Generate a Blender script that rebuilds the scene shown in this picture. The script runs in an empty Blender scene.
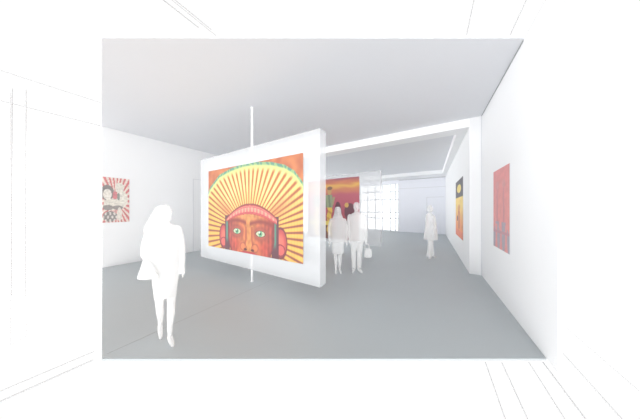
import bpy, bmesh, math, random
from mathutils import Vector, Matrix, noise
random.seed(4)
C = bpy.context.scene.collection
EYE = 1.65
CEIL = 3.965
YAW = math.atan(110/182)
BASE, HAZE, HAZE_N, HAZE_X, HAZE_Y = 1.02, 4.0, 32, .40, .45
RIGHT = Vector((math.cos(YAW), math.sin(YAW), 0))

# ------------------------------------------------------------------ materials
def mat(name, col, rough=.7, alpha=1.0, noise_amt=0.0, scale=3.0, spec=.3, coat=0.0):
    m = bpy.data.materials.new(name); m.use_nodes = True
    nt = m.node_tree; b = nt.nodes['Principled BSDF']
    b.inputs['Base Color'].default_value = (*col, 1)
    b.inputs['Roughness'].default_value = rough
    b.inputs['Specular IOR Level'].default_value = spec
    if coat: b.inputs['Coat Weight'].default_value = coat
    if alpha < 1: b.inputs['Alpha'].default_value = alpha
    if noise_amt:
        tc = nt.nodes.new('ShaderNodeTexCoord'); n = nt.nodes.new('ShaderNodeTexNoise')
        n.inputs['Scale'].default_value = scale; n.inputs['Detail'].default_value = 4
        mx = nt.nodes.new('ShaderNodeMix'); mx.data_type = 'RGBA'
        mx.inputs[6].default_value = (*[c*(1-noise_amt) for c in col], 1)
        mx.inputs[7].default_value = (*[min(1, c*(1+noise_amt)) for c in col], 1)
        nt.links.new(tc.outputs['Object'], n.inputs['Vector'])
        nt.links.new(n.outputs['Fac'], mx.inputs[0]); nt.links.new(mx.outputs[2], b.inputs['Base Color'])
    return m
M = {
 'floor': mat('polished_concrete', (.475, .51, .525), .42, noise_amt=.03, scale=.8, spec=.35),
 'ceiling': mat('ceiling_paint', (.82, .828, .855), .9, noise_amt=.01, scale=.5),
 'wall': mat('white_wall_paint', (.81, .816, .823), .85, noise_amt=.01, scale=.7),
 'trim': mat('white_trim_paint', (.94, .945, .95), .6, noise_amt=.01),
 'joint': mat('joint_grey', (.42, .43, .44), .8, noise_amt=.02),
 'seam': mat('floor_joint_grey', (.40, .42, .43), .6, noise_amt=.02),
 'faint': mat('faint_joint_grey', (.66, .67, .69), .8, noise_amt=.02),
 'line': mat('construction_line_grey', (.62, .62, .625), .8, noise_amt=.02),
 'frosted': mat('frosted_acrylic', (.74, .755, .77), .35, alpha=.42, noise_amt=.01),
 'figure': mat('white_translucent_figure', (.965, .965, .96), .9, alpha=.42, noise_amt=.004),
 'steel': mat('white_powder_coated_steel', (.93, .93, .94), .5, noise_amt=.01),
 'farwall': mat('pale_blue_grey_wall', (.80, .81, .86), .85, noise_amt=.01),
 'mullion': mat('window_frame_grey', (.74, .76, .79), .5, noise_amt=.02),
 'glass': mat('window_glass', (.9, .93, .95), .05, alpha=.22, noise_amt=.01),
}
def paint_material():
    m = bpy.data.materials.new('printed_ink'); m.use_nodes = True
    nt = m.node_tree; b = nt.nodes['Principled BSDF']; b.inputs['Roughness'].default_value = .6
    b.inputs['Specular IOR Level'].default_value = .2
    a = nt.nodes.new('ShaderNodeAttribute'); a.attribute_name = 'ink'
    nt.links.new(a.outputs['Color'], b.inputs['Base Color'])
    return m
M['ink'] = paint_material()

# ------------------------------------------------------------------ helpers
def link(name, me, m, parent=None):
    o = bpy.data.objects.new(name, me); C.objects.link(o)
    if m and not me.materials: me.materials.append(m)
    if parent: o.parent = parent
    return o
def obj(name, bm, m, parent=None, smooth=False):
    me = bpy.data.meshes.new(name); bmesh.ops.recalc_face_normals(bm, faces=bm.faces)
    if smooth:
        for f in bm.faces: f.smooth = True
    bm.to_mesh(me); bm.free()
    return link(name, me, m, parent)
def struct(name, bm, m):
    o = obj(name, bm, m); o['kind'] = 'structure'; return o
def thing(name, label, cat, loc, rz=0, group=None):
    o = bpy.data.objects.new(name, None); C.objects.link(o); o.location = loc; o.rotation_euler = (0, 0, rz)
    o.empty_display_size = .1
    o['label'] = label; o['category'] = cat
    if group: o['group'] = group
    return o
def box(bm, x0, x1, y0, y1, z0, z1):
    v = [bm.verts.new((x, y, z)) for x in (x0, x1) for y in (y0, y1) for z in (z0, z1)]
    for f in ((0,1,3,2),(4,6,7,5),(0,4,5,1),(2,3,7,6),(0,2,6,4),(1,5,7,3)): bm.faces.new([v[i] for i in f])
    return bm
def boxes(*bs):
    bm = bmesh.new()
    for b in bs: box(bm, *b)
    return bm
def slab(pts, z0, z1):
    bm = bmesh.new()
    a = [bm.verts.new((x, y, z0)) for x, y in pts]; b = [bm.verts.new((x, y, z1)) for x, y in pts]
    bm.faces.new(a); bm.faces.new(b[::-1]); n = len(pts)
    for i in range(n): bm.faces.new((a[i], a[(i+1) % n], b[(i+1) % n], b[i]))
    return bm
def rod(bm, p, q, r, n=8):
    p, q = Vector(p), Vector(q); d = (q-p).normalized()
    u = d.orthogonal().normalized(); w = d.cross(u)
    A = [bm.verts.new(p + r*(math.cos(t)*u + math.sin(t)*w)) for t in [2*math.pi*k/n for k in range(n)]]
    B = [bm.verts.new(v.co + (q-p)) for v in A]
    for i in range(n): bm.faces.new((A[i], A[(i+1) % n], B[(i+1) % n], B[i]))
    bm.faces.new(A[::-1]); bm.faces.new(B)
    return bm

# ------------------------------------------------------------------ setting
XR, XF, XL, YB, YE = 1.10, .86, -7.85, 5.95, 14.3
struct('floor', slab([(-3.088,.473),(XR,3.01),(XR,YB),(XF,YB),(XF,YE),(XL,YE),(XL,1.2)], -.02, 0), M['floor'])
struct('ceiling', slab([(-3.80,.582),(XR,3.549),(XR,YB),(XF,YB),(XF,YE),(XL,YE),(XL,1.2)], CEIL, CEIL+.02), M['ceiling'])
struct('wall_left', boxes((XL-.03, XL, 1.2, YB, 0, CEIL)), M['wall'])
struct('wall_right', boxes((XR, XR+.03, 2.80, YB, 0, CEIL)), M['wall'])
# the pier and the wall of the second room, one plane 0.25 m further in
struct('wall_right_far', boxes((XF, XR+.03, YB, YE, 0, CEIL)), M['wall'])
struct('trim_1', boxes((XL, XF, YB, YB+.45, 3.75, CEIL)), M['trim'])                 # beam over the opening
struct('trim_2', boxes((.64, XF, YB+.45, YE, 3.75, CEIL)), M['trim'])                # bulkhead along the right wall
struct('trim_3', boxes((XL, .64, 12.9, YE, 3.75, CEIL)), M['trim'])                  # bulkhead along the far wall
struct('wall_back', boxes((-1.93, XF+.2, YE, YE+.1, 0, CEIL), (XL, -1.93, YE, YE+.1, 3.5, CEIL)), M['farwall'])
struct('trim_4', boxes((-1.93, XF, YE-.02, YE, 3.10, 3.13)), M['faint'])             # joint line high on the far wall
struct('trim_5', boxes((-1.93, XF, YE-.03, YE, 3.72, 3.75)), M['joint'])
struct('door_1', boxes((-.20, -.17, YE-.02, YE, 0, 2.46), (-.17, .80, YE-.02, YE, 2.43, 2.46)), M['faint'])
struct('door_2', boxes((XL, XL+.01, 3.48, 3.50, 0, 2.82), (XL, XL+.01, 3.50, 4.5, 2.80, 2.82)), M['faint'])
# glazing at the far end, left of the solid wall
mb = bmesh.new()
xs = [-1.93, -2.13, -2.48, -3.05, -3.6, -4.2, -4.8, -5.4, -6.0, -6.6, -7.2, -7.82]
for x in xs: box(mb, x-.07, x, YE, YE+.06, 0, 3.5)
for z in (0, .92, 1.36, 2.32, 2.9, 3.46): box(mb, XL, -1.93, YE+.01, YE+.05, z, z+.08)
w = struct('window_1', boxes((XL, -1.93, YE+.025, YE+.035, 0, 3.5)), M['glass'])
obj('window_frame', mb, M['mullion'], w)
# fine joints in floor
struct('trim_6', boxes((-3.155, -3.145, .52, 5.2, 0, .001)), M['seam'])
# thin grey strips along the right wall's top edge and far corner
struct('trim_7', boxes((XR-.012, XR, 3.58, YB, CEIL-.012, CEIL)), M['joint'])
struct('trim_8', boxes((XR-.014, XR, YB-.014, YB, 0, CEIL)), M['faint'])

# thin line-work of the building carrying on past the finished rooms
n = 9
def line(p, q, r=.003):
    global n
    struct('trim_%d' % n, rod(bmesh.new(), p, q, r*1.5, 6), M['line']); n += 1
line((.51, 2.60, 0), (.50, 1.3, 0)); line((.66, 2.68, 0), (.65, 1.3, 0)); line((.91, 2.84, 0), (.90, 1.5, 0))
line((1.04, 2.92, 0), (1.05, 1.5, 0), .004); line((1.30, 3.3, 0), (1.28, 1.8, 0), .004); line((1.62, 4.1, 0), (1.62, 2.4, 0))
line((-3.15, .42, 0), (-3.15, -.4, 0), .005); line((-3.33, .45, 0), (-3.33, -.5, 0), .003)
line((XL, 1.18, 0), (XL, -1.2, 0), .006); line((XL-.1, 1.18, .22), (XL-.1, -1.2, .22), .006); line((XL, 1.18, -.3), (XL, -1.2, -.3), .005)
line((XL, 1.18, CEIL), (XL, -1.2, CEIL), .008); line((XL, 1.18, 4.61), (XL, -1.2, 4.61), .006)
line((-2.446, .84, CEIL), (-2.446, 1.36, CEIL), .003); line((-2.446, 1.3, CEIL+.03), (-2.446, .5, CEIL+.03), .004); line((-2.56, 1.2, CEIL+.03), (-2.56, .4, CEIL+.03), .004)
line((1.11, 3.5, CEIL+.02), (1.11, 2.2, CEIL+.02), .004); line((.92, 3.4, CEIL+.02), (.92, 2.2, CEIL+.02), .003); line((.42, 3.1, CEIL+.02), (.42, 2.0, CEIL+.02), .003)
def at(D, u): return Vector((D*(-math.sin(YAW)+u*math.cos(YAW)), D*(math.cos(YAW)+u*math.sin(YAW)), 0))
a, b = at(3.45, -1.692), at(3.40, -1.62)
line(a, a+Vector((0, 0, 3.94)), .006); line(b, b+Vector((0, 0, 3.88)), .006); line(a+Vector((0, 0, 3.94)), b+Vector((0, 0, 3.88)), .006)
a, b = at(2.2, -1.70), at(2.36, -1.615)
line(a, a+Vector((0, 0, 3.05)), .003); line(b, b+Vector((0, 0, 3.2)), .003); line(a, b, .003)

# ------------------------------------------------------------------ display panels
def panel(name, label, x0, x1, y, t, z0, z1, px):
    r = thing(name, label, 'display panel', (px, y+t/2, 0), 0, )
    X0, X1, Y0, Y1 = x0-px, x1-px, -t/2, t/2
    g = obj('acrylic_box', boxes((X0, X1, Y0, Y1, z0, z1)), M['frosted'], r)
    bv = g.modifiers.new('bevel', 'BEVEL'); bv.width = .006; bv.segments = 2
    p = bmesh.new(); rod(p, (0, 0, .012), (0, 0, CEIL-.012), .024, 16)
    obj('pole', p, M['steel'], r, False)
    p = bmesh.new(); rod(p, (0, 0, 0), (0, 0, .012), .035, 20); obj('floor_plate', p, M['steel'], r)
    p = bmesh.new(); rod(p, (0, 0, CEIL-.012), (0, 0, CEIL), .035, 20); obj('ceiling_plate', p, M['steel'], r)
    return r
panel('hanging_display_panel', 'large near translucent white panel on a floor to ceiling pole carrying the sunburst face print', -5.53, -1.60, 2.65, .20, .31, 3.03, -3.47)
panel('hanging_display_panel', 'farther translucent white panel behind the standing couple, carrying the sunset print', -5.45, -1.52, 6.70, .25, .31, 3.04, -4.45)

# ------------------------------------------------------------------ prints: ink painted cell by cell on a flat sheet
def lin(c): return tuple(((v/255+.055)/1.055)**2.4 if v/255 > .04045 else v/255/12.92 for v in c)
def mixc(a, b, t): t = max(0, min(1, t)); return tuple(a[i]+(b[i]-a[i])*t for i in range(3))
def sstep(a, b, x):
    t = max(0, min(1, (x-a)/(b-a))); return t*t*(3-2*t)
def sheet(name, label, fn, origin, du, W, H, nx, nz, nrm, faded=.25, gain=1.0, group=None, t=.008):
    """flat sheet: origin lower-left corner, du = unit direction of its width, nrm = outward normal"""
    du = Vector(du); nrm = Vector(nrm); o3 = Vector(origin)
    r = bmesh.new(); lay = r.verts.layers.float_color.new('ink')
    g = []
    for j in range(nz+1):
        row = []
        for i in range(nx+1):
            u, v = W*i/nx, H*j/nz
            vt = r.verts.new(du*u + Vector((0, 0, v)) + nrm*t); vt[lay] = (*[c*gain for c in lin(mixc(fn(u, v), (212, 208, 206), faded))], 1); row.append(vt)
        g.append(row)
    for j in range(nz):
        for i in range(nx): r.faces.new((g[j][i], g[j][i+1], g[j+1][i+1], g[j+1][i]))
    me = bpy.data.meshes.new(name+'_image'); r.to_mesh(me); r.free(); me.materials.append(M['ink'])
    root = thing(name, label, 'artwork', o3, 0, group)
    im = link('printed_image', me, None, root)
    bm = bmesh.new()
    a = [Vector((0,0,0)), du*W, du*W+Vector((0,0,H)), Vector((0,0,H))]
    a = [p+nrm*.001 for p in a]
    A = [bm.verts.new(p) for p in a]; B = [bm.verts.new(p+nrm*(t-.003)) for p in a]
    bm.faces.new(A); bm.faces.new(B[::-1])
    for i in range(4): bm.faces.new((A[i], A[(i+1) % 4], B[(i+1) % 4], B[i]))
    obj('backing_board', bm, M['faint'], root)
    return root

ARC = [(-.2, 1.9), (0, 2.10), (.1, 2.24), (.52, 2.52), (1.02, 2.63), (1.5, 2.68), (1.85, 2.67), (2.36, 2.60), (2.71, 2.50), (2.95, 2.36), (3.14, 2.14), (3.4, 1.8)]
def arc(x):
    for (a, b), (c, d) in zip(ARC, ARC[1:]):
        if x <= c: return b+(d-b)*(x-a)/(c-a)
    return ARC[-1][1]
def ell(x, z, cx, cz, a, b): return math.hypot((x-cx)/a, (z-cz)/b)
def face_print(u, v):
    x, z = u, v+.66
    cx = 1.66
    nz = noise.noise(Vector((x*6, z*6, 0)))
    # background corners
    za = arc(x)
    dx, dz = x-cx, z-1.10
    r = math.hypot(dx, dz); th = math.atan2(dx, dz)           # 0 straight up
    s = abs(th)
    per = .105-.012*sstep(.5, 1.5, s)
    ph = th/per
    w = abs((ph % 1)-.5)*2                                     # 0 at the ray's middle, 1 at its edge
    warm = sstep(.55, 1.5, s)
    col = mixc(mixc((248, 232, 140), (240, 178, 66), warm), (226, 140, 50), sstep(.30, .70, w))
    inner = sstep(1.15, .65, r)
    col = mixc(col, (240, 150, 50), inner*.45)
    line = sstep(.52, .84, w)
    col = mixc(col, mixc((176, 84, 40), (116, 50, 42), warm*.8), line)
    col = tuple(c*(1+.06*nz-.03*math.sin(x*90)) for c in col)
    # brown-red wedge between the top fan and the side fan
    wedge = max(0, 1-abs(s-1.02)/.20)*sstep(1.7, .9, r)
    col = mixc(col, (190, 90, 50), wedge*.65)
    # arc of teal feathers
    d = za-z
    if d < .20: col = mixc(col, (214, 224, 120), sstep(.22, .08, d))
    if d < .09: col = mixc(col, (74, 136, 112) if math.sin(x*37+6*nz) > -.3 else (130, 176, 110), sstep(.09, .04, d))
    if d < 0: col = mixc((206, 108, 56), (170, 76, 44), .5+nz)
    # ears and ear discs
    for sgn, ex in ((-1, .70), (1, 2.60)):
        e = ell(x, z, ex, .98, .155, .27)
        if e < 1.25: col = mixc(col, (92, 30, 36), sstep(1.25, 1.1, e))
        if e < 1: col = mixc((226, 88, 72), (180, 48, 50), sstep(.3, 1, e))
        e2 = ell(x, z, ex, .84, .13, .12)
        if .8 < e2 < 1: col = (120, 30, 40)
        elif e2 < .8: col = (214, 76, 70)
    for hx in (.86, 2.46):                                      # dark hair with teal strip
        if abs(x-hx) < .10 and z < 1.50: col = mixc((74, 32, 42), (60, 120, 100), sstep(.06, .02, abs(x-hx+.01))*sstep(.8, 1.0, z)*sstep(1.45, 1.3, z))
    # face
    fe = abs(x-cx)/(.78-.10*sstep(1.0, .66, z))
    if z < 1.52 and fe < 1:
        base = mixc((206, 90, 48), (168, 50, 42), sstep(.35, .9, fe))
        base = mixc(base, (226, 136, 58), sstep(.26, .0, abs(x-cx))*.75)
        base = mixc(base, (222, 140, 70), sstep(1.32, 1.48, z)*sstep(.9, .2, fe)*.6)
        base = mixc(base, (110, 30, 34), sstep(.86, 1, fe))
        base = mixc(base, (214, 52, 40), max(0, 1-ell(abs(x-cx), z, .47, .84, .22, .2))*.8)
        mott = noise.noise(Vector((x*13, z*9, 7)))
        base = tuple(c*(.95+.12*nz+.22*mott+.08*math.sin(x*60)*sstep(.2, .5, abs(x-cx))) for c in base)
        col = base
        for ex, ez in ((1.235, 1.135), (2.03, 1.12)):
            e = ell(x, z, ex, ez, .29, .19)
            if e < 1.1: col = mixc(col, (120, 34, 34), sstep(1.1, .5, e)*.75)
            if e < .80: col = mixc(col, (186, 78, 56), sstep(.80, .35, e)*.7)
            e = ell(x, z, ex, ez, .13, .058)
            if e < 1.25: col = mixc(col, (60, 20, 24), sstep(1.3, 1.1, e))
            if e < 1: col = (200, 206, 160)
            p = math.hypot(x-ex, z-ez)
            if p < .062: col = (80, 160, 110)
            if p < .026: col = (16, 40, 30)
            if math.hypot(x-ex+.03, z-ez-.03) < .018: col = (250, 255, 245)
            # brow
            bz = ez+.255-.5*(x-ex)**2
            if abs(x-ex) < .34: col = mixc(col, (120, 34, 30), sstep(.085, .0, abs(z-bz))*.9)
        for sgn in (-1, 1):                                     # bridge and nostrils
            dxn = sgn*(x-cx)
            if z < 1.25: col = mixc(col, (150, 44, 30), sstep(.045, .0, abs(dxn-(.10+.06*sstep(1.0, .75, z))))*.8)
            e = ell(dxn, z, .20, .80, .10, .085)
            if e < 1: col = mixc(col, (226, 110, 56), 1-e*.5)
            if .85 < e < 1.2: col = mixc(col, (120, 40, 34), .45)
            if ell(dxn, z, .12, .745, .055, .025) < 1: col = (60, 16, 20)
        if ell(x, z, cx, .62, .34, .09) < 1: col = (170, 34, 40)
    # headband
    zt = 1.745-.32*((x-cx-.03)/.83)**2; zb = 1.53-.17*((x-cx)/.80)**2
    if abs(x-cx) < .84 and zb < z < zt:
        f = (z-zb)/(zt-zb)
        col = mixc((206, 62, 66), (236, 110, 100), sstep(0, .7, f))
        if (.28 < f < .72) and (math.sin(x*58) > .1): col = mixc(col, (250, 170, 130), .7)
        if .74 < f < .80 or .18 < f < .24: col = (160, 40, 50)
        if f > .90 or f < .08: col = (170, 50, 44)
    elif abs(x-cx) < .88 and zt <= z < zt+.03: col = (120, 40, 40)
    return tuple(max(0, min(255, c)) for c in col)

def sunset_print(u, v):
    # 2.39 wide, 2.47 high
    h = v/2.47; x = u/2.39; nz = noise.noise(Vector((u*2.2, v*7, 3)))
    stops = [(0, (120, 30, 30)), (.25, (160, 40, 40)), (.5, (178, 54, 76)), (.72, (190, 64, 84)), (.82, (216, 110, 64)), (.88, (240, 172, 56)), (.93, (206, 96, 60)), (1.01, (136, 50, 76))]
    h2 = h+.03*nz
    for (a, ca), (b, cb) in zip(stops, stops[1:]):
        if h2 <= b: col = mixc(ca, cb, (h2-a)/(b-a)); break
    else: col = stops[-1][1]
    # dark hills and figures
    if h < .30+.10*math.sin(x*9)+.05*math.sin(x*31): col = mixc((60, 24, 30), (110, 50, 36), .5+.6*nz)
    if ell(x, h, .84, .45, .10, .14) < 1 or ell(x, h, .62, .40, .07, .22) < 1: col = (84, 30, 44)
    if ell(x, h, .78, .56, .035, .04) < 1: col = (220, 160, 60)
    # the standing figure: yellow legs, green coat, hat
    for fx, k in ((.46, 1.0), (.20, .8)):
        if abs(x-fx-.012*math.sin(h*30)) < .045*k and .05 < h < .54: col = (240, 190, 50) if math.sin(h*50+x*30) > -.5 else (206, 130, 40)
        if abs(x-fx+.01) < (.075-.11*max(0, h-.62))*k and .52 < h < .735: col = (128, 146, 100) if math.sin(x*80+h*9) > -.2 else (96, 110, 80)
        if abs(x-fx-.09+.25*(.70-h)) < .018 and .56 < h < .70: col = (150, 140, 90)
        if ell(x, h, fx, .79, .04*k, .055) < 1: col = (196, 140, 70)
        if ell(x, h, fx+.005, .845, .05*k, .03) < 1: col = (110, 70, 44)
        if ell(x, h, fx-.07, .26, .11, .035) < 1: col = (250, 214, 80)
    return tuple(max(0, min(255, c)) for c in col)

def poster_print(u, v):
    # left wall: red rays, pale figures, dark ground
    x, z = u/.536, v/1.29
    th = math.atan2(x-.5, z-.45)
    col = (196, 40, 44) if math.sin(th*26) > 0 else (240, 214, 196)
    if ell(x, z, .18, .66, .24, .17) < 1: col = (60, 56, 54)
    if ell(x, z, .18, .62, .15, .12) < 1: col = (236, 226, 210)
    if ell(x, z, .62, .78, .17, .12) < 1: col = (226, 220, 200)
    if ell(x, z, .70, .52, .24, .20) < 1: col = (232, 226, 206)
    if ell(x, z, .45, .60, .09, .10) < 1: col = (190, 50, 60)
    if ell(x, z, .58, .58, .06, .08) < 1: col = (70, 80, 70)
    if ell(x, z, .34, .40, .30, .13) < 1: col = (224, 216, 196)
    if ell(x, z, .20, .33, .18, .06) < 1 or ell(x, z, .55, .33, .2, .05) < 1: col = (90, 84, 80)
    if ell(x, z, .28, .13, .26, .12) < 1: col = (70, 66, 64) if math.sin(x*40)*math.sin(z*40) > -.2 else (210, 200, 190)
    if ell(x, z, .62, .18, .09, .16) < 1: col = (228, 218, 200)
    nz = noise.noise(Vector((x*14, z*30, 1)))
    return tuple(max(0, min(255, c*(1+.25*nz))) for c in col)

def red_print(u, v):
    x, z = u/.86, v/1.47
    col = mixc((222, 76, 66), (206, 58, 58), z)
    nz = noise.noise(Vector((x*9, z*16, 1)))
    for cx in (.28, .68):
        if abs(x-cx) < .05 and .25 < z < .82: col = (176, 52, 60)
        if ell(x, z, cx, .80, .10, .05) < 1: col = (190, 70, 70)
        if abs(x-cx) < .12 and z < .34 and z > .16: col = (110, 92, 120)
    if z < .20+.10*abs(math.sin(x*6.3)): col = (104, 98, 122)
    for cx in (.22, .52, .82):
        if abs(x-cx) < .055+.05*max(0, .12-z)*6 and z < .30: col = (214, 74, 70)
    if .19 < z < .225: col = (150, 60, 76)
    return tuple(max(0, min(255, c*(1+.12*nz))) for c in col)

def yellow_print(u, v):
    x, z = u/1.8, v/1.96
    nz = noise.noise(Vector((x*7, z*12, 5)))
    if z > .70:
        col = (52, 50, 58)
        if ell(x+.35*(z-.84), z, .5, .845, .27, .075) < 1: col = (244, 214, 90)
    else:
        col = mixc((236, 120, 60), (250, 206, 90), sstep(.1, .6, z))
        if ell(x, z, .5, .47, .16, .10) < 1: col = (210, 130, 60)
        if abs(x-.5) < .10 and .15 < z < .45: col = (190, 96, 60)
        if ell(x, z, .30, .32, .08, .05) < 1: col = (90, 60, 60)
        if z < .12: col = (232, 104, 70)
    return tuple(max(0, min(255, c*(1+.12*nz))) for c in col)

sheet('sunburst_face_print', 'large square print of a red face with golden sunburst headdress on the near hanging panel', face_print, (-5.097, 2.645, .66), (1, 0, 0), 3.151, 2.0, 300, 190, (0, -1, 0), .30, .80)
sheet('sunset_figure_print', 'red and orange sunset print with a yellow and green figure, behind the standing couple', sunset_print, (-4.68, 6.695, .42), (1, 0, 0), 2.387, 2.47, 150, 150, (0, -1, 0), .36)
sheet('red_ray_poster', 'small poster of pale figures on red rays on the left wall beside the walking woman', poster_print, (XL, 1.205, 1.265), (0, 1, 0), .536, 1.29, 50, 110, (1, 0, 0), .55)
sheet('red_poster', 'red poster with grey blue base on the near right wall', red_print, (XR, 4.934, .92), (0, -1, 0), .86, 1.467, 60, 90, (-1, 0, 0), .58)
sheet('black_and_yellow_poster', 'black topped yellow and orange poster on the far right wall beyond the white pier', yellow_print, (XF, 8.739, .69), (0, -1, 0), 1.80, 1.96, 80, 90, (-1, 0, 0), .38)

# ------------------------------------------------------------------ people (one continuous translucent white surface each)
def loft(bm, secs, seg=20):
    """secs: (x centre, y centre, z, half width, half depth)"""
    rings = []
    for (x, y, z, a, b) in secs:
        rings.append([bm.verts.new((x+a*math.cos(t), y+b*math.sin(t), z)) for t in [2*math.pi*k/seg for k in range(seg)]])
    for A, B in zip(rings, rings[1:]):
        for i in range(seg): bm.faces.new((A[i], A[(i+1) % seg], B[(i+1) % seg], B[i]))
    bm.faces.new(rings[0][::-1]); bm.faces.new(rings[-1])
def limb(bm, pts, seg=14):
    """pts: (x,y,z,r)"""
    rings = []
    P = [Vector(p[:3]) for p in pts]
    for i, p in enumerate(pts):
        d = (P[min(i+1, len(P)-1)]-P[max(i-1, 0)]).normalized()
        ref = Vector((0, 1, 0)) if abs(d.y) < .8 else Vector((0, 0, 1))
        u = d.cross(ref).normalized(); w = d.cross(u)
        rings.append([bm.verts.new(P[i]+p[3]*(math.cos(t)*u+math.sin(t)*w)) for t in [2*math.pi*k/seg for k in range(seg)]])
    for A, B in zip(rings, rings[1:]):
        for i in range(seg): bm.faces.new((A[i], A[(i+1) % seg], B[(i+1) % seg], B[i]))
    bm.faces.new(rings[0][::-1]); bm.faces.new(rings[-1])
    for i in (0, -1): ball(bm, pts[i][:3], (pts[i][3]*.98,)*3)
def ball(bm, c, s):
    bmesh.ops.create_uvsphere(bm, u_segments=16, v_segments=10, radius=1, matrix=Matrix.Translation(c) @ Matrix.Diagonal((*s, 1)))
def hand(bm, w, d, side, s=1.0):
    """palm and five fingers hanging from the wrist w; side = which x direction the thumb leaves"""
    w = Vector(w); d = Vector(d).normalized()
    limb(bm, [(*w, .024*s), (*(w+d*.045*s), .030*s), (*(w+d*.085*s), .027*s)])
    for k, L in enumerate((.070, .080, .074, .058)):
        o = w+d*.08*s+Vector((0, (-.030+.020*k)*s, 0)); c = Vector((-side*.25, 0, 0))
        limb(bm, [(*o, .0095*s), (*(o+d*L*.5*s), .009*s), (*(o+(d*L*.95+c*.03)*s), .0075*s)], 8)
    o = w+d*.03*s+Vector((0, -.025*s, 0))
    limb(bm, [(*o, .012*s), (*(o+(d*.03+Vector((side*.012, -.02, 0)))*s), .011*s), (*(o+(d*.062+Vector((side*.016, -.028, 0)))*s), .009*s)], 8)
def foot(bm, ankle, toe, r=.038):
    a, t = Vector(ankle), Vector(toe)
    limb(bm, [(*a, r*.9), (*(a*.5+t*.5+Vector((0, 0, .004))), r*.95), (*t, r*.62)])
    ball(bm, a+Vector((0, .02, -.03)) if a.z > .06 else a, (r, r*1.1, r*.9))
def face(bm, c, s=1.0, yaw=0.0):
    """ears, brow, nose, lips and chin on a head centred at c, looking along -y turned by yaw"""
    R = Matrix.Rotation(yaw, 3, 'Z'); c = Vector(c)
    def at_(x, y, z): return c+R @ Vector((x*s, y*s, z*s))
    limb(bm, [(*at_(0, -.088, .015), .009*s), (*at_(0, -.106, -.022), .014*s)], 8)
    for k in (-1, 1):
        ball(bm, at_(k*.013, -.100, -.026), (.009*s,)*3); ball(bm, at_(k*.030, -.078, .012), (.012*s,)*3)
        ball(bm, at_(k*.074, .004, -.006), (.012*s, .018*s, .028*s)); limb(bm, [(*at_(k*.015, -.092, .030), .008*s), (*at_(k*.045, -.078, .030), .007*s)], 8)
    limb(bm, [(*at_(-.020, -.088, -.052), .008*s), (*at_(0, -.096, -.052), .010*s), (*at_(.020, -.088, -.052), .008*s)], 8)
    ball(bm, at_(0, -.074, -.088), (.026*s, .024*s, .022*s))
def person(name, label, build, loc, rz, vox=.011):
    bm = bmesh.new(); build(bm)
    me = bpy.data.meshes.new(name); bm.to_mesh(me); bm.free()
    tmp = bpy.data.objects.new('tmp', me); C.objects.link(tmp)
    m = tmp.modifiers.new('r', 'REMESH'); m.mode = 'VOXEL'; m.voxel_size = vox
    m = tmp.modifiers.new('s', 'SMOOTH'); m.iterations = 3; m.factor = .5
    dg = bpy.context.evaluated_depsgraph_get()
    me2 = bpy.data.meshes.new_from_object(tmp.evaluated_get(dg)); me2.name = name
    bpy.data.objects.remove(tmp)
    zmin = min(v.co.z for v in me2.vertices)
    for v in me2.vertices: v.co.z -= zmin
    for p in me2.polygons: p.use_smooth = True
    me2.materials.clear(); me2.materials.append(M['figure'])
    o = bpy.data.objects.new(name, me2); C.objects.link(o); o.location = loc; o.rotation_euler = (0, 0, rz)
    o['label'] = label; o['category'] = 'person'
    return o

def walker(bm):
    walker_shape(bm)
    for v in bm.verts: v.co.x = (v.co.x-.035*v.co.z/1.7)*.86
def walker_shape(bm):
    # local x = to the picture's right, -y towards the viewer. Woman in mid-stride, long hair, short flared jacket, knee-length skirt
    ball(bm, (.015, 0, 1.615), (.068, .085, .098)); face(bm, (.015, 0, 1.605), .85, .75)
    loft(bm, [(.00, .02, 1.70, .045, .05), (-.01, .02, 1.675, .078, .085), (-.03, .025, 1.61, .095, .095), (-.06, .03, 1.52, .115, .09), (-.09, .035, 1.42, .13, .085), (-.11, .04, 1.32, .11, .06), (-.12, .04, 1.24, .07, .035)])
    limb(bm, [(.01, .01, 1.54, .048), (.01, .01, 1.44, .055)])
    # jacket
    loft(bm, [(.01, 0, 1.475, .05, .05), (.01, 0, 1.445, .12, .075), (.005, 0, 1.40, .175, .095), (.0, 0, 1.32, .19, .11), (-.02, 0, 1.20, .185, .115), (-.035, 0, 1.08, .19, .115), (-.05, 0, .98, .205, .125), (-.06, 0, .89, .225, .13), (-.065, 0, .85, .228, .13)])
    # skirt and hips
    loft(bm, [(0, 0, 1.0, .15, .11), (.005, 0, .87, .155, .12), (0, 0, .76, .145, .12), (-.005, 0, .66, .13, .11), (-.005, 0, .58, .125, .10)])
    # right-hand arm hanging with a gap at the elbow
    limb(bm, [(.145, 0, 1.40, .052), (.180, .0, 1.28, .043), (.198, .01, 1.14, .037), (.205, .0, 1.02, .030), (.20, -.02, .93, .024)])
    hand(bm, (.20, -.02, .925), (-.04, -.05, -1), 1)
    # other arm, inside the jacket sleeve
    limb(bm, [(-.15, 0, 1.38, .055), (-.20, .02, 1.24, .047), (-.215, .0, 1.13, .042), (-.17, -.09, 1.04, .034), (-.12, -.15, .98, .026)])
    hand(bm, (-.12, -.15, .98), (.4, -.1, -1), 1)
    # legs
    limb(bm, [(-.065, .02, .80, .075), (-.07, .02, .60, .058), (-.075, .06, .46, .045), (-.072, .11, .36, .046), (-.072, .17, .22, .032), (-.078, .20, .15, .026)])
    foot(bm, (-.078, .20, .14), (-.072, .12, .025), .034)
    limb(bm, [(.065, 0, .80, .078), (.06, -.01, .60, .060), (.055, -.02, .48, .047), (.05, -.01, .36, .048), (.035, .0, .20, .033), (.03, .0, .09, .027)])
    foot(bm, (.03, .01, .055), (.06, -.14, .022), .036)
a = at(2.25, -.84)
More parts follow.
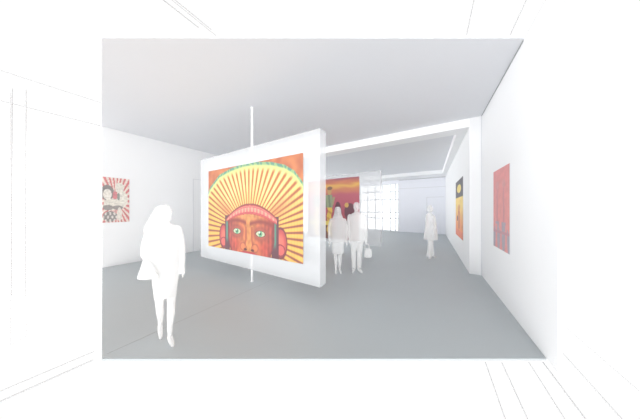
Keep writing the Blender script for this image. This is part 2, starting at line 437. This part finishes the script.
person('person', 'white translucent long haired person walking alone past the small poster, short jacket and skirt', walker, (a.x, a.y, 0), YAW+.70)

def lady(bm):
    ball(bm, (0, 0, 1.60), (.070, .085, .098)); face(bm, (0, 0, 1.60), .85, 0)
    loft(bm, [(0, .02, 1.71, .04, .05), (0, .02, 1.69, .068, .08), (0, .03, 1.62, .088, .085), (0, .04, 1.52, .10, .075), (.005, .05, 1.42, .14, .07), (0, .05, 1.34, .15, .06)])
    limb(bm, [(0, 0, 1.54, .048), (0, 0, 1.42, .055)])
    loft(bm, [(0, 0, 1.47, .06, .05), (0, 0, 1.42, .13, .08), (0, 0, 1.34, .185, .10), (0, 0, 1.20, .20, .12), (0, 0, 1.05, .20, .125), (-.01, 0, .90, .20, .125), (0, 0, .80, .205, .13)])
    loft(bm, [(0, 0, .85, .17, .12), (.0, 0, .70, .165, .12), (.0, 0, .56, .155, .12), (.0, 0, .49, .15, .11)])
    for k in (-1, 1):
        limb(bm, [(k*.17, 0, 1.36, .05), (k*.215, .01, 1.20, .045), (k*.225, .0, 1.06, .040), (k*.23, -.03, .92, .032), (k*.225, -.05, .82, .025)])
        hand(bm, (k*.225, -.05, .82), (0, -.1, -1), -k)
        limb(bm, [(k*.055, 0, .60, .06), (k*.06, 0, .45, .050), (k*.056, .01, .33, .052), (k*.05, .01, .16, .035), (k*.048, .01, .07, .030)])
        foot(bm, (k*.048, .01, .05), (k*.065, -.15, .022), .036)
a = at(4.77, .098)
person('person', 'white translucent person in knee length skirt, shorter of the couple before the sunset print', lady, (a.x, a.y, 0), YAW)

def gent(bm):
    ball(bm, (0, 0, 1.71), (.076, .095, .118)); ball(bm, (0, .02, 1.755), (.082, .095, .085)); face(bm, (0, 0, 1.70), 1.0, -.15)
    limb(bm, [(0, .01, 1.62, .055), (0, .01, 1.52, .062)])
    loft(bm, [(0, 0, 1.56, .06, .055), (.01, 0, 1.53, .14, .085), (.01, 0, 1.47, .20, .11), (.01, 0, 1.35, .21, .125), (.02, 0, 1.20, .205, .125), (.02, 0, 1.05, .205, .125), (.02, 0, .90, .21, .13), (.02, 0, .80, .205, .13)])
    for k in (-1, 1):
        limb(bm, [(k*.19+.01, 0, 1.46, .062), (k*.225+.01, .01, 1.30, .052), (k*.235+.015, .0, 1.14, .045), (k*.23+.02, -.04, .99, .037), (k*.22+.02, -.06, .88, .028)])
        hand(bm, (k*.22+.02, -.06, .88), (0, -.08, -1), -k, 1.1)
        limb(bm, [(k*.09+.01, 0, .90, .095), (k*.085+.005, 0, .62, .080), (k*.08, .01, .48, .068), (k*.075, .01, .28, .062), (k*.07, .01, .09, .056)])
    foot(bm, (-.075, .0, .055), (-.13, -.17, .03), .045)
    foot(bm, (.07, .0, .055), (.10, -.18, .03), .045)
a = at(4.85, .201)
gp = a.copy()
person('person', 'white translucent person in jacket and trousers, the taller of the couple, beside the bag', gent, (a.x, a.y, 0), YAW)

# shoulder bag at the man's side
bt = thing('handbag', 'white translucent bag hanging low beside the taller person of the couple', 'bag', (gp.x+.31*RIGHT.x, gp.y+.31*RIGHT.y, 0), YAW)
bm = bmesh.new()
loft(bm, [(0, 0, .36, .085, .045), (0, 0, .40, .10, .055), (0, 0, .54, .095, .05), (0, 0, .60, .075, .035)])
obj('bag_body', bm, M['figure'], bt, True)
bm = bmesh.new()
for sy in (-1, 1):
    pts = [Vector((.06*math.cos(t)-.035, sy*.02, .60+.15*math.sin(t))) for t in [math.pi*k/10 for k in range(11)]]
    for p, q in zip(pts, pts[1:]): rod(bm, p, q, .007, 6)
obj('handle', bm, M['figure'], bt, True)

def visitor(bm):
    # seen from the side: long flared coat over wide trousers
    ball(bm, (-.01, 0, 1.68), (.062, .085, .105)); face(bm, (-.01, 0, 1.675), .95, 1.2)
    loft(bm, [(-.01, .0, 1.79, .04, .04), (-.01, 0, 1.76, .060, .075), (-.01, .01, 1.68, .066, .085), (-.01, .02, 1.58, .075, .08)])
    limb(bm, [(-.01, 0, 1.58, .05), (-.01, 0, 1.46, .06)])
    loft(bm, [(-.01, 0, 1.52, .05, .05), (-.01, 0, 1.48, .085, .10), (0, 0, 1.40, .115, .15), (.01, 0, 1.25, .145, .15), (.02, 0, 1.05, .175, .14), (.025, 0, .90, .20, .16), (.02, 0, .72, .215, .18), (.02, 0, .62, .22, .19)])
    for k in (-1, 1):
        limb(bm, [(0, k*.17, 1.40, .055), (.03, k*.20, 1.22, .046), (.05, k*.20, 1.08, .040), (.02, k*.20, .95, .033), (0, k*.20, .86, .026)])
        hand(bm, (0, k*.20, .86), (-.1, 0, -1), -1)
    limb(bm, [(-.02, -.07, .75, .09), (-.035, -.08, .50, .075), (-.06, -.09, .28, .078), (-.085, -.10, .10, .085)])
    limb(bm, [(.06, .07, .75, .09), (.07, .08, .50, .075), (.09, .09, .28, .078), (.11, .10, .10, .085)])
    foot(bm, (-.07, -.10, .055), (-.15, -.20, .03), .042)
    foot(bm, (.12, .10, .055), (.17, -.03, .03), .042)
a = at(6.2, .605)
person('person', 'white translucent person in a long flared coat standing alone before the far wall', visitor, (a.x, a.y, 0), YAW)

# ------------------------------------------------------------------ light: overcast white daylight all around the open model
w = bpy.data.worlds.new('World'); bpy.context.scene.world = w; w.use_nodes = True
nt = w.node_tree; bg = nt.nodes['Background']
bg.inputs['Color'].default_value = (1, 1, 1, 1)
# bright haze along the horizon, strongest on the side the near hall opens to
def mth(op, a, b=None):
    nd = nt.nodes.new('ShaderNodeMath'); nd.operation = op
    for i, v in enumerate((a, b)):
        if v is None: continue
        if isinstance(v, (int, float)): nd.inputs[i].default_value = v
        else: nt.links.new(v, nd.inputs[i])
    return nd.outputs[0]
tc = nt.nodes.new('ShaderNodeTexCoord'); sx = nt.nodes.new('ShaderNodeSeparateXYZ'); nt.links.new(tc.outputs['Generated'], sx.inputs[0])
zc = mth('ADD', sx.outputs[2], .06)
band = mth('POWER', mth('MAXIMUM', mth('SUBTRACT', 1.0, mth('MULTIPLY', zc, zc)), 0.0), HAZE_N)
side = mth('ADD', mth('MULTIPLY', sx.outputs[0], -HAZE_X), mth('MULTIPLY', sx.outputs[1], -HAZE_Y))
side = mth('MAXIMUM', mth('ADD', 1.0, side), 0.0)
nt.links.new(mth('ADD', BASE, mth('MULTIPLY', mth('MULTIPLY', band, side), HAZE)), bg.inputs['Strength'])
def area(name, loc, sx, sy, power, rot=(0, 0, 0)):
    l = bpy.data.lights.new(name, 'AREA'); l.shape = 'RECTANGLE'; l.size = sx; l.size_y = sy; l.energy = power
    o = bpy.data.objects.new(name, l); C.objects.link(o); o.location = loc; o.rotation_euler = rot; return o

cam = bpy.data.cameras.new('Camera'); co = bpy.data.objects.new('Camera', cam); C.objects.link(co)
co.location = (0, 0, EYE); co.rotation_euler = (math.pi/2, 0, YAW)
cam.sensor_width = 36; cam.lens = 36*182/640; cam.shift_y = -.5/640; cam.clip_start = .05
S = bpy.context.scene; S.camera = co
S.view_settings.view_transform = 'Standard'; S.view_settings.look = 'None'; S.view_settings.gamma = 1
S.view_settings.use_curve_mapping = False; S.view_settings.exposure = 0
S.cycles.transparent_max_bounces = 24; S.cycles.max_bounces = 10; S.cycles.diffuse_bounces = 8
